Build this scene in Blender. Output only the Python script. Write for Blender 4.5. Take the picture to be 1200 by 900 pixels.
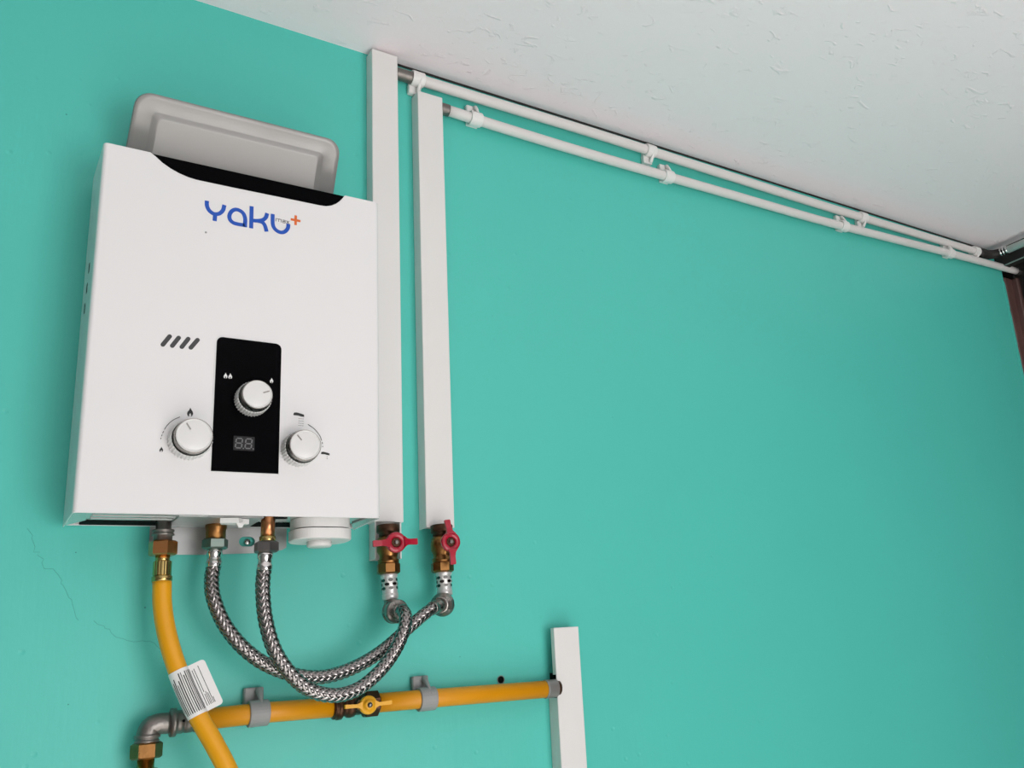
import bpy, math, random
from mathutils import Vector, Matrix

random.seed(7)
scn = bpy.context.scene
for o in list(bpy.data.objects):
    bpy.data.objects.remove(o)
COL = scn.collection
PI = math.pi

# ------------------------------------------------------------------ camera
cam_d = bpy.data.cameras.new('camera')
cam = bpy.data.objects.new('camera', cam_d)
COL.objects.link(cam)
cam_d.sensor_fit = 'HORIZONTAL'
cam_d.sensor_width = 36.0
cam_d.lens = 32.4906
cam_d.shift_x = -0.116525
cam_d.shift_y = 0.008301
cam_d.clip_start = 0.02
cam.matrix_world = Matrix(((0.81106297, -0.09676016, -0.57690062, 0.0),
                           (-0.57935972, -0.2690044, -0.76940168, -1.26),
                           (-0.08074138, 0.9582662, -0.27423845, 1.5),
                           (0, 0, 0, 1)))
scn.camera = cam

# ------------------------------------------------------------------ light
world = bpy.data.worlds.new('world')
scn.world = world
world.use_nodes = True
bg = world.node_tree.nodes['Background']
bg.inputs['Color'].default_value = (0.96, 0.98, 1.0, 1)
bg.inputs['Strength'].default_value = 0.58

# sun on the open yard floor behind the camera; the ceiling slab keeps it off the wall
sun_d = bpy.data.lights.new('sun', 'SUN')
sun_d.energy = 7.6
sun_d.angle = math.radians(3)
sun_d.color = (1.0, 0.97, 0.93)
sun = bpy.data.objects.new('sun', sun_d)
COL.objects.link(sun)
sun.location = (2, -6, 6)
sun.rotation_euler = Vector((-0.20, 0.42, -0.88)).to_track_quat('-Z', 'Y').to_euler()

# unseen fill light added behind the camera to brighten the middle wall
fill_d = bpy.data.lights.new('fill_light', 'AREA')
fill_d.shape = 'RECTANGLE'; fill_d.size = 1.1; fill_d.size_y = 1.3
fill_d.energy = 16
fill_d.color = (1.0, 0.99, 0.98)
door = bpy.data.objects.new('fill_light', fill_d)  # the added fill light, not a door
COL.objects.link(door)
door.location = (0.95, -2.6, 1.15)
door.rotation_euler = (Vector((0.75, 0, 1.75)) - door.location).to_track_quat('-Z', 'Y').to_euler()

vs = scn.view_settings
vs.view_transform = 'Standard'
vs.look = 'None'
vs.exposure = 0.31
vs.gamma = 1.0
vs.use_curve_mapping = False

# ------------------------------------------------------------------ materials
def mat(name, color, rough=0.5, metal=0.0, var=0.06, scale=30.0, bump=0.0, bscale=200.0, coat=0.0, spec=0.5, rvar=0.0):
    m = bpy.data.materials.new(name)
    m.use_nodes = True
    nt = m.node_tree
    b = nt.nodes['Principled BSDF']
    b.inputs['Metallic'].default_value = metal
    b.inputs['Roughness'].default_value = rough
    b.inputs['Specular IOR Level'].default_value = spec
    b.inputs['Coat Weight'].default_value = coat
    b.inputs['Coat Roughness'].default_value = 0.08
    tc = nt.nodes.new('ShaderNodeTexCoord')
    nz = nt.nodes.new('ShaderNodeTexNoise')
    nz.inputs['Scale'].default_value = scale
    nz.inputs['Detail'].default_value = 4
    nt.links.new(tc.outputs['Object'], nz.inputs['Vector'])
    mx = nt.nodes.new('ShaderNodeMix'); mx.data_type = 'RGBA'
    c = Vector(color)
    mx.inputs['A'].default_value = (*(c * (1 - var)), 1)
    mx.inputs['B'].default_value = (*[min(1, v * (1 + var)) for v in c], 1)
    nt.links.new(nz.outputs['Fac'], mx.inputs['Factor'])
    nt.links.new(mx.outputs['Result'], b.inputs['Base Color'])
    if rvar:
        mr = nt.nodes.new('ShaderNodeMapRange')
        mr.inputs['From Min'].default_value = 0.3; mr.inputs['From Max'].default_value = 0.7
        mr.inputs['To Min'].default_value = max(0.02, rough - rvar); mr.inputs['To Max'].default_value = rough + rvar
        nt.links.new(nz.outputs['Fac'], mr.inputs['Value'])
        nt.links.new(mr.outputs['Result'], b.inputs['Roughness'])
    if bump:
        n2 = nt.nodes.new('ShaderNodeTexNoise')
        n2.inputs['Scale'].default_value = bscale; n2.inputs['Detail'].default_value = 3
        nt.links.new(tc.outputs['Object'], n2.inputs['Vector'])
        bp = nt.nodes.new('ShaderNodeBump')
        bp.inputs['Strength'].default_value = bump; bp.inputs['Distance'].default_value = 0.002
        nt.links.new(n2.outputs['Fac'], bp.inputs['Height'])
        nt.links.new(bp.outputs['Normal'], b.inputs['Normal'])
    return m

def wall_mat():
    m = mat('teal_paint', (0.086, 0.555, 0.475), 0.42, 0, 0.05, 2.2, spec=0.4)
    nt = m.node_tree; b = nt.nodes['Principled BSDF']
    tc = nt.nodes.new('ShaderNodeTexCoord')
    n1 = nt.nodes.new('ShaderNodeTexNoise'); n1.inputs['Scale'].default_value = 9; n1.inputs['Detail'].default_value = 5
    n2 = nt.nodes.new('ShaderNodeTexNoise'); n2.inputs['Scale'].default_value = 110; n2.inputs['Detail'].default_value = 3
    n3 = nt.nodes.new('ShaderNodeTexVoronoi'); n3.inputs['Scale'].default_value = 26
    mr = nt.nodes.new('ShaderNodeMapRange')
    mr.inputs['From Min'].default_value = 0.0; mr.inputs['From Max'].default_value = 0.10
    mr.inputs['To Min'].default_value = -0.6; mr.inputs['To Max'].default_value = 0.0
    mp = nt.nodes.new('ShaderNodeMapping'); mp.inputs['Scale'].default_value = (1.0, 1.0, 0.22)
    nt.links.new(tc.outputs['Object'], mp.inputs['Vector'])
    nt.links.new(mp.outputs['Vector'], n2.inputs['Vector'])
    for n in (n1, n3):
        nt.links.new(tc.outputs['Object'], n.inputs['Vector'])
    a = nt.nodes.new('ShaderNodeMath'); a.operation = 'MULTIPLY_ADD'
    a.inputs[1].default_value = 0.22
    nt.links.new(n2.outputs['Fac'], a.inputs[0]); nt.links.new(n1.outputs['Fac'], a.inputs[2])
    nt.links.new(n3.outputs['Distance'], mr.inputs['Value'])
    s = nt.nodes.new('ShaderNodeMath'); s.operation = 'ADD'
    nt.links.new(a.outputs[0], s.inputs[0]); nt.links.new(mr.outputs['Result'], s.inputs[1])
    bp = nt.nodes.new('ShaderNodeBump'); bp.inputs['Strength'].default_value = 0.35; bp.inputs['Distance'].default_value = 0.0035
    nt.links.new(s.outputs[0], bp.inputs['Height'])
    nt.links.new(bp.outputs['Normal'], b.inputs['Normal'])
    return m

def ceiling_mat():
    m = mat('ceiling_plaster', (0.97, 0.875, 0.915), 0.75, 0, 0.02, 3.0, spec=0.25)
    nt = m.node_tree; b = nt.nodes['Principled BSDF']
    tc = nt.nodes.new('ShaderNodeTexCoord')
    mp = nt.nodes.new('ShaderNodeMapping'); mp.inputs['Scale'].default_value = (1.0, 1.6, 1.0); mp.inputs['Rotation'].default_value = (0, 0, 0.6)
    nt.links.new(tc.outputs['Object'], mp.inputs['Vector'])
    n1 = nt.nodes.new('ShaderNodeTexNoise'); n1.inputs['Scale'].default_value = 30; n1.inputs['Detail'].default_value = 6; n1.inputs['Distortion'].default_value = 1.2
    n2 = nt.nodes.new('ShaderNodeTexNoise'); n2.inputs['Scale'].default_value = 60; n2.inputs['Detail'].default_value = 2
    for n in (n1, n2):
        nt.links.new(mp.outputs['Vector'], n.inputs['Vector'])
    mr = nt.nodes.new('ShaderNodeMapRange'); mr.inputs['From Min'].default_value = 0.60; mr.inputs['From Max'].default_value = 0.70
    nt.links.new(n1.outputs['Fac'], mr.inputs['Value'])
    a = nt.nodes.new('ShaderNodeMath'); a.operation = 'MULTIPLY_ADD'; a.inputs[1].default_value = 0.35
    nt.links.new(n2.outputs['Fac'], a.inputs[0]); nt.links.new(mr.outputs['Result'], a.inputs[2])
    bp = nt.nodes.new('ShaderNodeBump'); bp.inputs['Strength'].default_value = 0.42; bp.inputs['Distance'].default_value = 0.003
    nt.links.new(a.outputs[0], bp.inputs['Height'])
    nt.links.new(bp.outputs['Normal'], b.inputs['Normal'])
    return m

def wood_mat():
    m = mat('dark_wood', (0.12, 0.062, 0.056), 0.45, 0, 0.45, 14, bump=0.5, bscale=60)
    return m

M = dict(
    teal=wall_mat(), ceiling=ceiling_mat(), wood=wood_mat(),
    shade_sidewall=mat('shade_wall_grey', (0.19, 0.18, 0.175), 0.8, 0, 0.1, 6),
    floor=mat('floor_tile', (0.60, 0.585, 0.575), 0.4, 0, 0.08, 6),
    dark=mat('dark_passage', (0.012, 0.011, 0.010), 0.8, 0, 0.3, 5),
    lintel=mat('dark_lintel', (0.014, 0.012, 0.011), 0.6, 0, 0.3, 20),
    crack=mat('crack_line', (0.045, 0.31, 0.26), 0.8, 0, 0.2, 80),
    enamel=mat('white_enamel', (0.80, 0.79, 0.80), 0.28, 0, 0.008, 4, coat=0.3),
    pvc=mat('white_pvc', (0.76, 0.745, 0.735), 0.38, 0, 0.015, 12),
    pipe=mat('pipe_pvc', (0.72, 0.69, 0.68), 0.42, 0, 0.03, 14, bump=0.05, bscale=60),
    clip=mat('white_clip', (0.80, 0.79, 0.78), 0.35, 0, 0.02, 40),
    greyclip=mat('grey_clip', (0.30, 0.30, 0.30), 0.5, 0, 0.06, 50),
    black=mat('black_gloss', (0.0015, 0.0015, 0.002), 0.2, 0, 0.1, 20, spec=0.03),
    blackmatt=mat('black_matt', (0.002, 0.002, 0.0025), 0.6, 0, 0.1, 20, spec=0.02),
    void=mat('dark_inside', (0.004, 0.005, 0.005), 0.9, 0, 0.1, 20, spec=0.1),
    hood=mat('hood_steel', (0.30, 0.292, 0.285), 0.36, 0.18, 0.06, 9, rvar=0.06),
    bottom=mat('bottom_sheet', (0.62, 0.64, 0.63), 0.22, 0.55, 0.04, 20),
    bracket=mat('bracket_zinc', (0.40, 0.40, 0.40), 0.42, 0.6, 0.08, 40),
    blue=mat('logo_blue', (0.004, 0.078, 0.46), 0.35, 0, 0.03, 40),
    orange=mat('logo_orange', (0.72, 0.14, 0.02), 0.35, 0, 0.03, 40),
    print_grey=mat('print_grey', (0.05, 0.05, 0.052), 0.5, 0, 0.05, 40),
    print_black=mat('print_black', (0.012, 0.012, 0.012), 0.5, 0, 0.05, 40),
    print_white=mat('print_white', (0.80, 0.80, 0.80), 0.5, 0, 0.02, 40),
    display=mat('display_window', (0.022, 0.022, 0.024), 0.4, 0, 0.05, 30, spec=.2),
    segment=mat('display_segment', (0.16, 0.16, 0.165), 0.4, 0, 0.03, 40),
    knob=mat('knob_plastic', (0.75, 0.745, 0.74), 0.3, 0, 0.015, 30, coat=0.2),
    chrome=mat('chrome', (0.72, 0.71, 0.70), 0.12, 1.0, 0.03, 60),
    darkchrome=mat('dark_chrome', (0.12, 0.115, 0.11), 0.2, 1.0, 0.05, 60),
    steel=mat('braid_steel', (0.34, 0.315, 0.31), 0.25, 1.0, 0.10, 160),
    rubber=mat('hose_core', (0.020, 0.017, 0.017), 0.6, 0, 0.1, 60),
    nickel=mat('nickel', (0.34, 0.315, 0.295), 0.30, 1.0, 0.08, 90, rvar=0.08),
    zinc=mat('dull_zinc', (0.235, 0.215, 0.20), 0.42, 0.85, 0.16, 90, bump=0.25, bscale=300, rvar=0.1),
    sleeve=mat('crimp_sleeve', (0.66, 0.655, 0.65), 0.33, 0.5, 0.05, 90),
    bronze=mat('bronze', (0.30, 0.145, 0.050), 0.34, 1.0, 0.22, 70, bump=0.1, bscale=300, rvar=0.1),
    darkbronze=mat('dark_bronze', (0.085, 0.040, 0.022), 0.40, 0.8, 0.25, 70, rvar=0.1),
    brass=mat('brass', (0.56, 0.40, 0.155), 0.24, 1.0, 0.10, 70),
    copper=mat('copper_nut', (0.70, 0.31, 0.12), 0.26, 1.0, 0.08, 60),
    coppertube=mat('copper_tube', (0.56, 0.24, 0.11), 0.28, 1.0, 0.10, 60),
    greennut=mat('plated_nut', (0.22, 0.27, 0.24), 0.3, 0.9, 0.06, 60),
    greynut=mat('grey_nut', (0.24, 0.225, 0.225), 0.32, 0.9, 0.06, 60),
    red=mat('red_paint', (0.40, 0.006, 0.028), 0.36, 0, 0.08, 40, coat=0.3),
    yellow=mat('gas_yellow', (0.80, 0.36, 0.004), 0.36, 0, 0.04, 22, coat=0.15),
    yellowpipe=mat('gas_pipe_yellow', (0.72, 0.295, 0.002), 0.42, 0, 0.06, 25),
    yellowhandle=mat('handle_yellow', (0.82, 0.40, 0.012), 0.4, 0, 0.05, 40),
    paper=mat('label_paper', (0.82, 0.81, 0.81), 0.5, 0, 0.02, 60),
    coupling=mat('grey_coupling', (0.30, 0.29, 0.28), 0.45, 0.4, 0.08, 60),
    plug=mat('plug_grey', (0.22, 0.30, 0.28), 0.6, 0, 0.1, 80),
)

# ------------------------------------------------------------------ builders
ORIGIN = {}

class MB:
    """collects faces in world coordinates; build() links ONE mesh object"""
    def __init__(s):
        s.v = []; s.f = []; s.sm = []
    def add(s, vs, fs, smooth=False):
        o = len(s.v)
        s.v += [tuple(p) for p in vs]
        for f in fs:
            s.f.append([i + o for i in f]); s.sm.append(smooth)
        return s
    def box(s, x0, x1, y0, y1, z0, z1, b=0.0):
        """axis-aligned box, chamfered by b on all edges"""
        if b <= 0:
            vs = [(x, y, z) for x in (x0, x1) for y in (y0, y1) for z in (z0, z1)]
            return s.add(vs, [(0, 1, 3, 2), (4, 6, 7, 5), (0, 4, 5, 1), (2, 3, 7, 6), (0, 2, 6, 4), (1, 5, 7, 3)])
        X = (x0, x1); Y = (y0, y1); Z = (z0, z1); vs = []; ix = {}
        for i in (0, 1):
            for j in (0, 1):
                for k in (0, 1):
                    sx = b if i == 0 else -b; sy = b if j == 0 else -b; sz = b if k == 0 else -b
                    for a, p in enumerate(((X[i], Y[j] + sy, Z[k] + sz), (X[i] + sx, Y[j], Z[k] + sz), (X[i] + sx, Y[j] + sy, Z[k]))):
                        ix[i, j, k, a] = len(vs); vs.append(p)
        fs = []
        g = lambda *k: ix[k]
        for i in (0, 1):
            q = [g(i, 0, 0, 0), g(i, 1, 0, 0), g(i, 1, 1, 0), g(i, 0, 1, 0)]; fs.append(q if i else q[::-1])
            q = [g(0, i, 0, 1), g(1, i, 0, 1), g(1, i, 1, 1), g(0, i, 1, 1)]; fs.append(q[::-1] if i else q)
            q = [g(0, 0, i, 2), g(1, 0, i, 2), g(1, 1, i, 2), g(0, 1, i, 2)]; fs.append(q if i else q[::-1])
        for i in (0, 1):
            for j in (0, 1):
                fs.append([g(i, j, 0, 0), g(i, j, 1, 0), g(i, j, 1, 1), g(i, j, 0, 1)])
                fs.append([g(i, 0, j, 0), g(i, 1, j, 0), g(i, 1, j, 2), g(i, 0, j, 2)])
                fs.append([g(0, i, j, 1), g(1, i, j, 1), g(1, i, j, 2), g(0, i, j, 2)])
        for i in (0, 1):
            for j in (0, 1):
                for k in (0, 1):
                    fs.append([g(i, j, k, 0), g(i, j, k, 1), g(i, j, k, 2)])
        return s.add(vs, fs)
    def lathe(s, prof, p0, axis, n=24, smooth=True, rmod=None, caps=True, flat=False):
        """prof = [(r, t)], t along axis from p0; rmod(angle) scales the radius"""
        p0 = Vector(p0); w = Vector(axis).normalized()
        u = w.orthogonal().normalized(); 
        ref = Vector((0, 0, 1)) if abs(w.z) < 0.9 else Vector((0, -1, 0))
        u = (ref - w * ref.dot(w)).normalized(); v = w.cross(u)
        pr = []
        for k, (r, t) in enumerate(prof):
            pr.append((r, t))
        vs = []; fs = []
        for r, t in pr:
            for i in range(n):
                a = 2 * PI * i / n
                rr = r * (rmod(i, t) if rmod else 1)
                vs.append(p0 + w * t + (u * math.cos(a) + v * math.sin(a)) * rr)
        m = len(pr)
        for k in range(m - 1):
            for i in range(n):
                j = (i + 1) % n
                fs.append((k * n + i, k * n + j, (k + 1) * n + j, (k + 1) * n + i))
        s.add(vs, fs, smooth)
        if caps:
            o = len(s.v) - len(vs)
            for k, rev in ((0, True), (m - 1, False)):
                if pr[k][0] > 1e-6:
                    q = [o + k * n + i for i in range(n)]
                    s.f.append(q[::-1] if rev else q); s.sm.append(False)
        return s
    def hexnut(s, r, p0, axis, h, ch=0.0018, n=6, twist=0.0):
        """hexagonal nut with chamfered ends"""
        p0 = Vector(p0); w = Vector(axis).normalized()
        ref = Vector((0, -1, 0)) if abs(w.y) < 0.9 else Vector((0, 0, 1))
        u = (ref - w * ref.dot(w)).normalized(); v = w.cross(u)
        rows = [(r - ch * 1.3, 0), (r, ch), (r, h - ch), (r - ch * 1.3, h)]
        vs = []; fs = []
        for rr, t in rows:
            for i in range(n):
                a = 2 * PI * (i + 0.5) / n + twist
                vs.append(p0 + w * t + (u * math.cos(a) + v * math.sin(a)) * rr)
        for k in range(3):
            for i in range(n):
                j = (i + 1) % n
                fs.append((k * n + i, k * n + j, (k + 1) * n + j, (k + 1) * n + i))
        fs.append(tuple(range(n))[::-1]); fs.append(tuple(3 * n + i for i in range(n)))
        return s.add(vs, fs)
    def tube(s, pts, r, n=16, smooth=True, caps=True, rad=None):
        P = [Vector(p) for p in pts]
        fr = frames(P)
        vs = []; fs = []
        for k, (p, (t, u, v)) in enumerate(zip(P, fr)):
            rr = rad[k] if rad else r
            for i in range(n):
                a = 2 * PI * i / n
                vs.append(p + (u * math.cos(a) + v * math.sin(a)) * rr)
        for k in range(len(P) - 1):
            for i in range(n):
                j = (i + 1) % n
                fs.append((k * n + i, k * n + j, (k + 1) * n + j, (k + 1) * n + i))
        s.add(vs, fs, smooth)
        if caps:
            o = len(s.v) - len(vs)
            s.f.append([o + i for i in range(n)][::-1]); s.sm.append(False)
            s.f.append([o + (len(P) - 1) * n + i for i in range(n)]); s.sm.append(False)
        return s
    def prism(s, poly, o, eu, ev, en, h, taper=0.0):
        """2-D polygon (CCW seen against en) placed at o with axes eu, ev, extruded h along en"""
        o = Vector(o); eu = Vector(eu); ev = Vector(ev); en = Vector(en)
        n = len(poly)
        cx = sum(p[0] for p in poly) / n; cy = sum(p[1] for p in poly) / n
        a = [o + eu * x + ev * y for x, y in poly]
        b = [o + eu * (x + (cx - x) * taper) + ev * (y + (cy - y) * taper) + en * h for x, y in poly]
        fs = [tuple(range(n))[::-1], tuple(n + i for i in range(n))]
        for i in range(n):
            j = (i + 1) % n
            fs.append((i, j, n + j, n + i))
        return s.add(a + b, fs)
    def build(s, name, m, parent=None):
        org = ORIGIN[parent.name] if parent else Vector((0, 0, 0))
        me = bpy.data.meshes.new(name)
        me.from_pydata([tuple(Vector(p) - org) for p in s.v], [], s.f)
        me.validate()
        if len(me.polygons) == len(s.sm):
            me.polygons.foreach_set('use_smooth', s.sm)
        me.update()
        fix_normals(me)
        me.materials.append(M[m] if isinstance(m, str) else m)
        o = bpy.data.objects.new(name, me)
        COL.objects.link(o)
        o.parent = parent
        ORIGIN[o.name] = org.copy()
        return o

def fix_normals(me):
    import bmesh
    bm = bmesh.new(); bm.from_mesh(me)
    bmesh.ops.recalc_face_normals(bm, faces=bm.faces[:])
    bm.to_mesh(me); bm.free()

def frames(P):
    """parallel-transport frames along a polyline"""
    n = len(P); T = []
    for i in range(n):
        a = P[max(0, i - 1)]; b = P[min(n - 1, i + 1)]
        T.append((b - a).normalized())
    ref = Vector((0, -1, 0)) if abs(T[0].y) < 0.9 else Vector((0, 0, 1))
    u = (ref - T[0] * ref.dot(T[0])).normalized()
    out = []
    for t in T:
        u = (u - t * u.dot(t)).normalized()
        out.append((t, u.copy(), t.cross(u)))
    return out

def spline(pts, step=None, per=8):
    """Catmull-Rom through pts; resampled evenly when step is given"""
    P = [Vector(p) for p in pts]
    P = [P[0] * 2 - P[1]] + P + [P[-1] * 2 - P[-2]]
    out = []
    for i in range(1, len(P) - 2):
        a, b, c, d = P[i - 1:i + 3]
        for k in range(per):
            t = k / per
            out.append(0.5 * ((2 * b) + (c - a) * t + (2 * a - 5 * b + 4 * c - d) * t * t + (3 * b - a - 3 * c + d) * t ** 3))
    out.append(P[-2].copy())
    if not step:
        return out
    res = [out[0]]; acc = 0.0
    for i in range(1, len(out)):
        a = out[i - 1]; b = out[i]; L = (b - a).length; d = step - acc
        while d <= L:
            res.append(a.lerp(b, d / L)); d += step
        acc = L - (d - step)
    res.append(out[-1])
    return res

def tag(o, label, cat, group=None, kind=None):
    o['label'] = label; o['category'] = cat
    if group: o['group'] = group
    if kind: o['kind'] = kind
    return o

def thing(name, label, cat, loc, group=None):
    o = bpy.data.objects.new(name, None)
    o.empty_display_size = 0.03
    COL.objects.link(o)
    o.location = loc
    ORIGIN[o.name] = Vector(loc)
    return tag(o, label, cat, group)

def struct(o, label=None, cat=None):
    o['kind'] = 'structure'
    if label: o['label'] = label
    if cat: o['category'] = cat
    return o

def rrect(w, h, r, n=6, corners=(1, 1, 1, 1)):
    """rounded rectangle centred on 0, CCW from bottom left; corners BL BR TR TL"""
    out = []
    for (cx, cy, a0), on in zip(((-1, -1, PI), (1, -1, 1.5 * PI), (1, 1, 0), (-1, 1, 0.5 * PI)), corners):
        if not on:
            out.append((cx * w / 2, cy * h / 2)); continue
        for i in range(n + 1):
            a = a0 + (PI / 2) * i / n
            out.append((cx * (w / 2 - r) + r * math.cos(a), cy * (h / 2 - r) + r * math.sin(a)))
    return out

X_ = Vector((1, 0, 0)); Z_ = Vector((0, 0, 1)); F_ = Vector((0, -1, 0))

def ribbon(mb, pts, w, o, eu=X_, ev=Z_, en=F_, h=0.0003, smooth=True, per=6):
    """flat stroke of width w along 2-D points"""
    P = [Vector((x, y, 0)) for x, y in pts]
    if smooth and len(P) > 2:
        P = spline(P, per=per)
    n = len(P); L = []; R = []
    for i in range(n):
        a = P[max(0, i - 1)]; b = P[min(n - 1, i + 1)]
        t = (b - a).normalized(); nn = Vector((-t.y, t.x, 0))
        L.append(P[i] + nn * w / 2); R.append(P[i] - nn * w / 2)
    o = Vector(o)
    to = lambda p, d: o + eu * p.x + ev * p.y + en * d
    vs = [to(p, h) for p in L] + [to(p, h) for p in R] + [to(p, 0) for p in L] + [to(p, 0) for p in R]
    fs = []
    for i in range(n - 1):
        fs += [(i, n + i, n + i + 1, i + 1), (2 * n + i, i, i + 1, 2 * n + i + 1), (n + i, 3 * n + i, 3 * n + i + 1, n + i + 1)]
    fs += [(0, 2 * n, 3 * n, n), (n - 1, 2 * n - 1, 4 * n - 1, 3 * n - 1)]
    return mb.add(vs, fs)

# ------------------------------------------------------------------ the setting
CEIL = 2.4758
wb = MB().box(-2.2, 2.232, 0.0, 0.12, 0.0, CEIL + 0.1)
wall = struct(wb.build('wall_back', 'teal'), 'teal painted plaster wall behind the water heater', 'wall')
# ragged plaster edge where the teal wall meets the wooden post
mb = MB(); zz = 0.0; prev = 2.232
pts = []
while zz < 2.40:
    pts.append((2.231 + random.uniform(0.0, 0.007), zz)); zz += random.uniform(0.012, 0.035)
poly = [(2.225, 0.0)] + pts + [(2.225, 2.40)]
mb.prism(poly, (0, 0.0, 0), X_, Z_, F_, 0.0015)
mb.build('plaster_edge', 'teal', wall)
def crack(name, pts, parent, w, o, eu, ev, en, m):
    P = []
    for a, b in zip(pts[:-1], pts[1:]):
        for k in range(4):
            t = k / 4
            P.append((a[0] + (b[0] - a[0]) * t + random.uniform(-.0028, .0028), a[1] + (b[1] - a[1]) * t + random.uniform(-.0028, .0028)))
    P.append(pts[-1])
    ribbon(mb := MB(), P, w, o, eu, ev, en, 0.0002, smooth=False)
    return mb.build(name, m, parent)
crack('crack', [(.0657, 1.6957), (.0751, 1.6723), (.0829, 1.6577), (.0991, 1.6429), (.1087, 1.6281), (.116, 1.6086), (.1232, 1.5919)], wall, .0004, (0, 0, 0), X_, Z_, F_, 'crack')
crack('crack', [(.1414, 1.5892), (.1552, 1.5788), (.1738, 1.5652), (.1955, 1.564), (.2097, 1.5553)], wall, .0004, (0, 0, 0), X_, Z_, F_, 'crack')
for sx, sz, r in ((.063, 2.2397, .0010), (.1914, 1.6039, .0011), (.675, 2.0528, .0007), (.60, 1.52, .0008), (.215, 1.62, .0006), (.235, 1.54, .0010), (.33, 1.62, .0006), (.115, 1.67, .0008), (.9, 1.9, .0008), (.12, 1.50, .0008)):
    MB().lathe([(r, 0), (r * .6, .0003)], (sx, 0, sz), F_, 7, False).build('paint_pit', 'crack', wall)

ceil = struct(MB().box(-2.2, 2.215, -2.0, 0.12, CEIL, CEIL + 0.30).build('ceiling', 'ceiling'), 'white rough plastered ceiling above the pipes', 'ceiling')
crack('crack', [(.742, -.32), (.748, -.338), (.744, -.35), (.750, -.366)], ceil, .0012, (0, 0, CEIL), X_, Vector((0, 1, 0)), -Z_, 'print_grey')
struct(MB().box(-4.0, 5.0, -9.0, 0.12, -0.1, 0.0).build('floor', 'floor'), 'pale floor of the yard below the heater', 'floor')
struct(MB().box(-0.95, -0.85, -5.0, 0.0, 0.0, CEIL).build('shade_wall_left', 'shade_sidewall'), 'unseen grey side wall added to shade the left of the teal wall', 'wall')  # out of view; made dark and long to block light from the left
# dark passage past the corner on the right
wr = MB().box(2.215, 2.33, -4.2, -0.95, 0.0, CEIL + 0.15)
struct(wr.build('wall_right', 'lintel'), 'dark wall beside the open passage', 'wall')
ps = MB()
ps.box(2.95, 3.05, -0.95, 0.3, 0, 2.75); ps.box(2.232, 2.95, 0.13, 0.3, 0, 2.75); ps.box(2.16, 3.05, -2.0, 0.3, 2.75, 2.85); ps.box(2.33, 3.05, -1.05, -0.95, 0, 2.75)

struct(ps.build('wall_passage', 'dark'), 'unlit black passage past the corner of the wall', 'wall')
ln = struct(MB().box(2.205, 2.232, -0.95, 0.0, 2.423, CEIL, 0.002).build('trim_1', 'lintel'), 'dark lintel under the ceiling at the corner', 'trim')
MB().box(2.2035, 2.206, -0.95, -0.002, 2.4225, 2.4255).build('bead', 'plug', ln)
struct(MB().box(.5095, 2.204, -0.0012, 0.0, CEIL - .0042, CEIL).build('shade_strip', 'lintel'), 'dark strip standing in for shade between wall and ceiling', 'trim')  # painted shade: dark strip laid over the thin gap above the upper pipe
# wooden door post
post = thing('door_post', 'reddish brown wooden door post at the wall corner', 'door post', (2.27, 0.0, 0))
MB().box(2.233, 2.268, -0.004, 0.08, 0, 2.405, 0.003).build('outer_board', 'wood', post)
MB().box(2.268, 2.283, -0.018, 0.08, 0, 2.405, 0.003).build('stop_bead', 'wood', post)
MB().box(2.283, 2.335, -0.004, 0.08, 0, 2.44, 0.003).build('inner_board', 'lintel', post)

# ------------------------------------------------------------------ trunking
def channel(name, label, x0, x1, z0, z1, depth, zb=None, lip=None):
    t = thing(name, label, 'cable trunking', ((x0 + x1) / 2, 0, z0), 'white plastic trunking boxes')
    th = 0.0018; c = MB()
    Y0 = -depth
    def cover(cm, za, zc, yb):
        cm.box(x0, x1, Y0, Y0 + th, za, zc, 0.0007)
        cm.box(x1 - th, x1, Y0 + th * .5, yb, za, zc, 0.0004)
    cover(c, z0, z1, -0.0005)
    if lip:  # left side cut away between lip[0] and lip[1]
        c.box(x0, x0 + th, Y0 + th * .5, -0.0005, z0, lip[0], 0.0004)
        c.box(x0, x0 + th, Y0 + th * .5, Y0 + 0.010, lip[1], z1, 0.0004)
    else:
        c.box(x0, x0 + th, Y0 + th * .5, -0.0005, z0, z1, 0.0004)
    if not lip:
        c.box(x0 + th, x1 - th, Y0 + th, -0.0005, z1 - th, z1)
    else:
        c.box(x0 + th, x1 - th, Y0 + th, Y0 + 0.010, z1 - th, z1)
    c.build('cover', 'pvc', t)
    b = MB(); zb = z0 + 0.002 if zb is None else zb
    ztop = (lip[0] - .002) if lip else z1 - 0.004
    xi0, xi1 = x0 + th + .0003, x1 - th - .0003
    b.box(xi0, xi1, -0.0022, -0.0003, zb, ztop)
    b.box(xi0, xi0 + 0.0022, -depth * .88, -0.0022, zb, ztop, .0004)
    b.box(xi1 - 0.0022, xi1, -depth * .88, -0.0022, zb, ztop, .0004)
    b.build('base_channel', 'pvc', t)
    return t
channel('cable_trunking', 'tall white trunking box directly behind the right edge of the heater', .4650, .5075, 1.7075, 2.4700, .026, 1.657)
channel('cable_trunking', 'white trunking box standing free right of the heater, shorter than its neighbour', .5415, .5850, 1.7005, 2.4175, .026)
g = channel('cable_trunking', 'short white trunking box at the bottom edge, taking the yellow gas pipe', .7425, .7865, 1.20, 1.5515, .026, None, (1.451, 1.484))
MB().box(.7450, .7840, -.0235, -.0025, 1.449, 1.4865).build('dark_notch', 'void', g)

# ------------------------------------------------------------------ pipes along the ceiling
RP = 0.0092
YP = -0.0165
def threaded(mb, a, axis, L, r, n=18, pitch=0.0022):
    prof = []; t = 0.0; k = 0
    while t < L:
        prof.append((r if k % 2 else r * .86, t)); t += pitch / 2; k += 1
    prof.append((r * .9, L))
    return mb.lathe(prof, a, axis, n)

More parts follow.
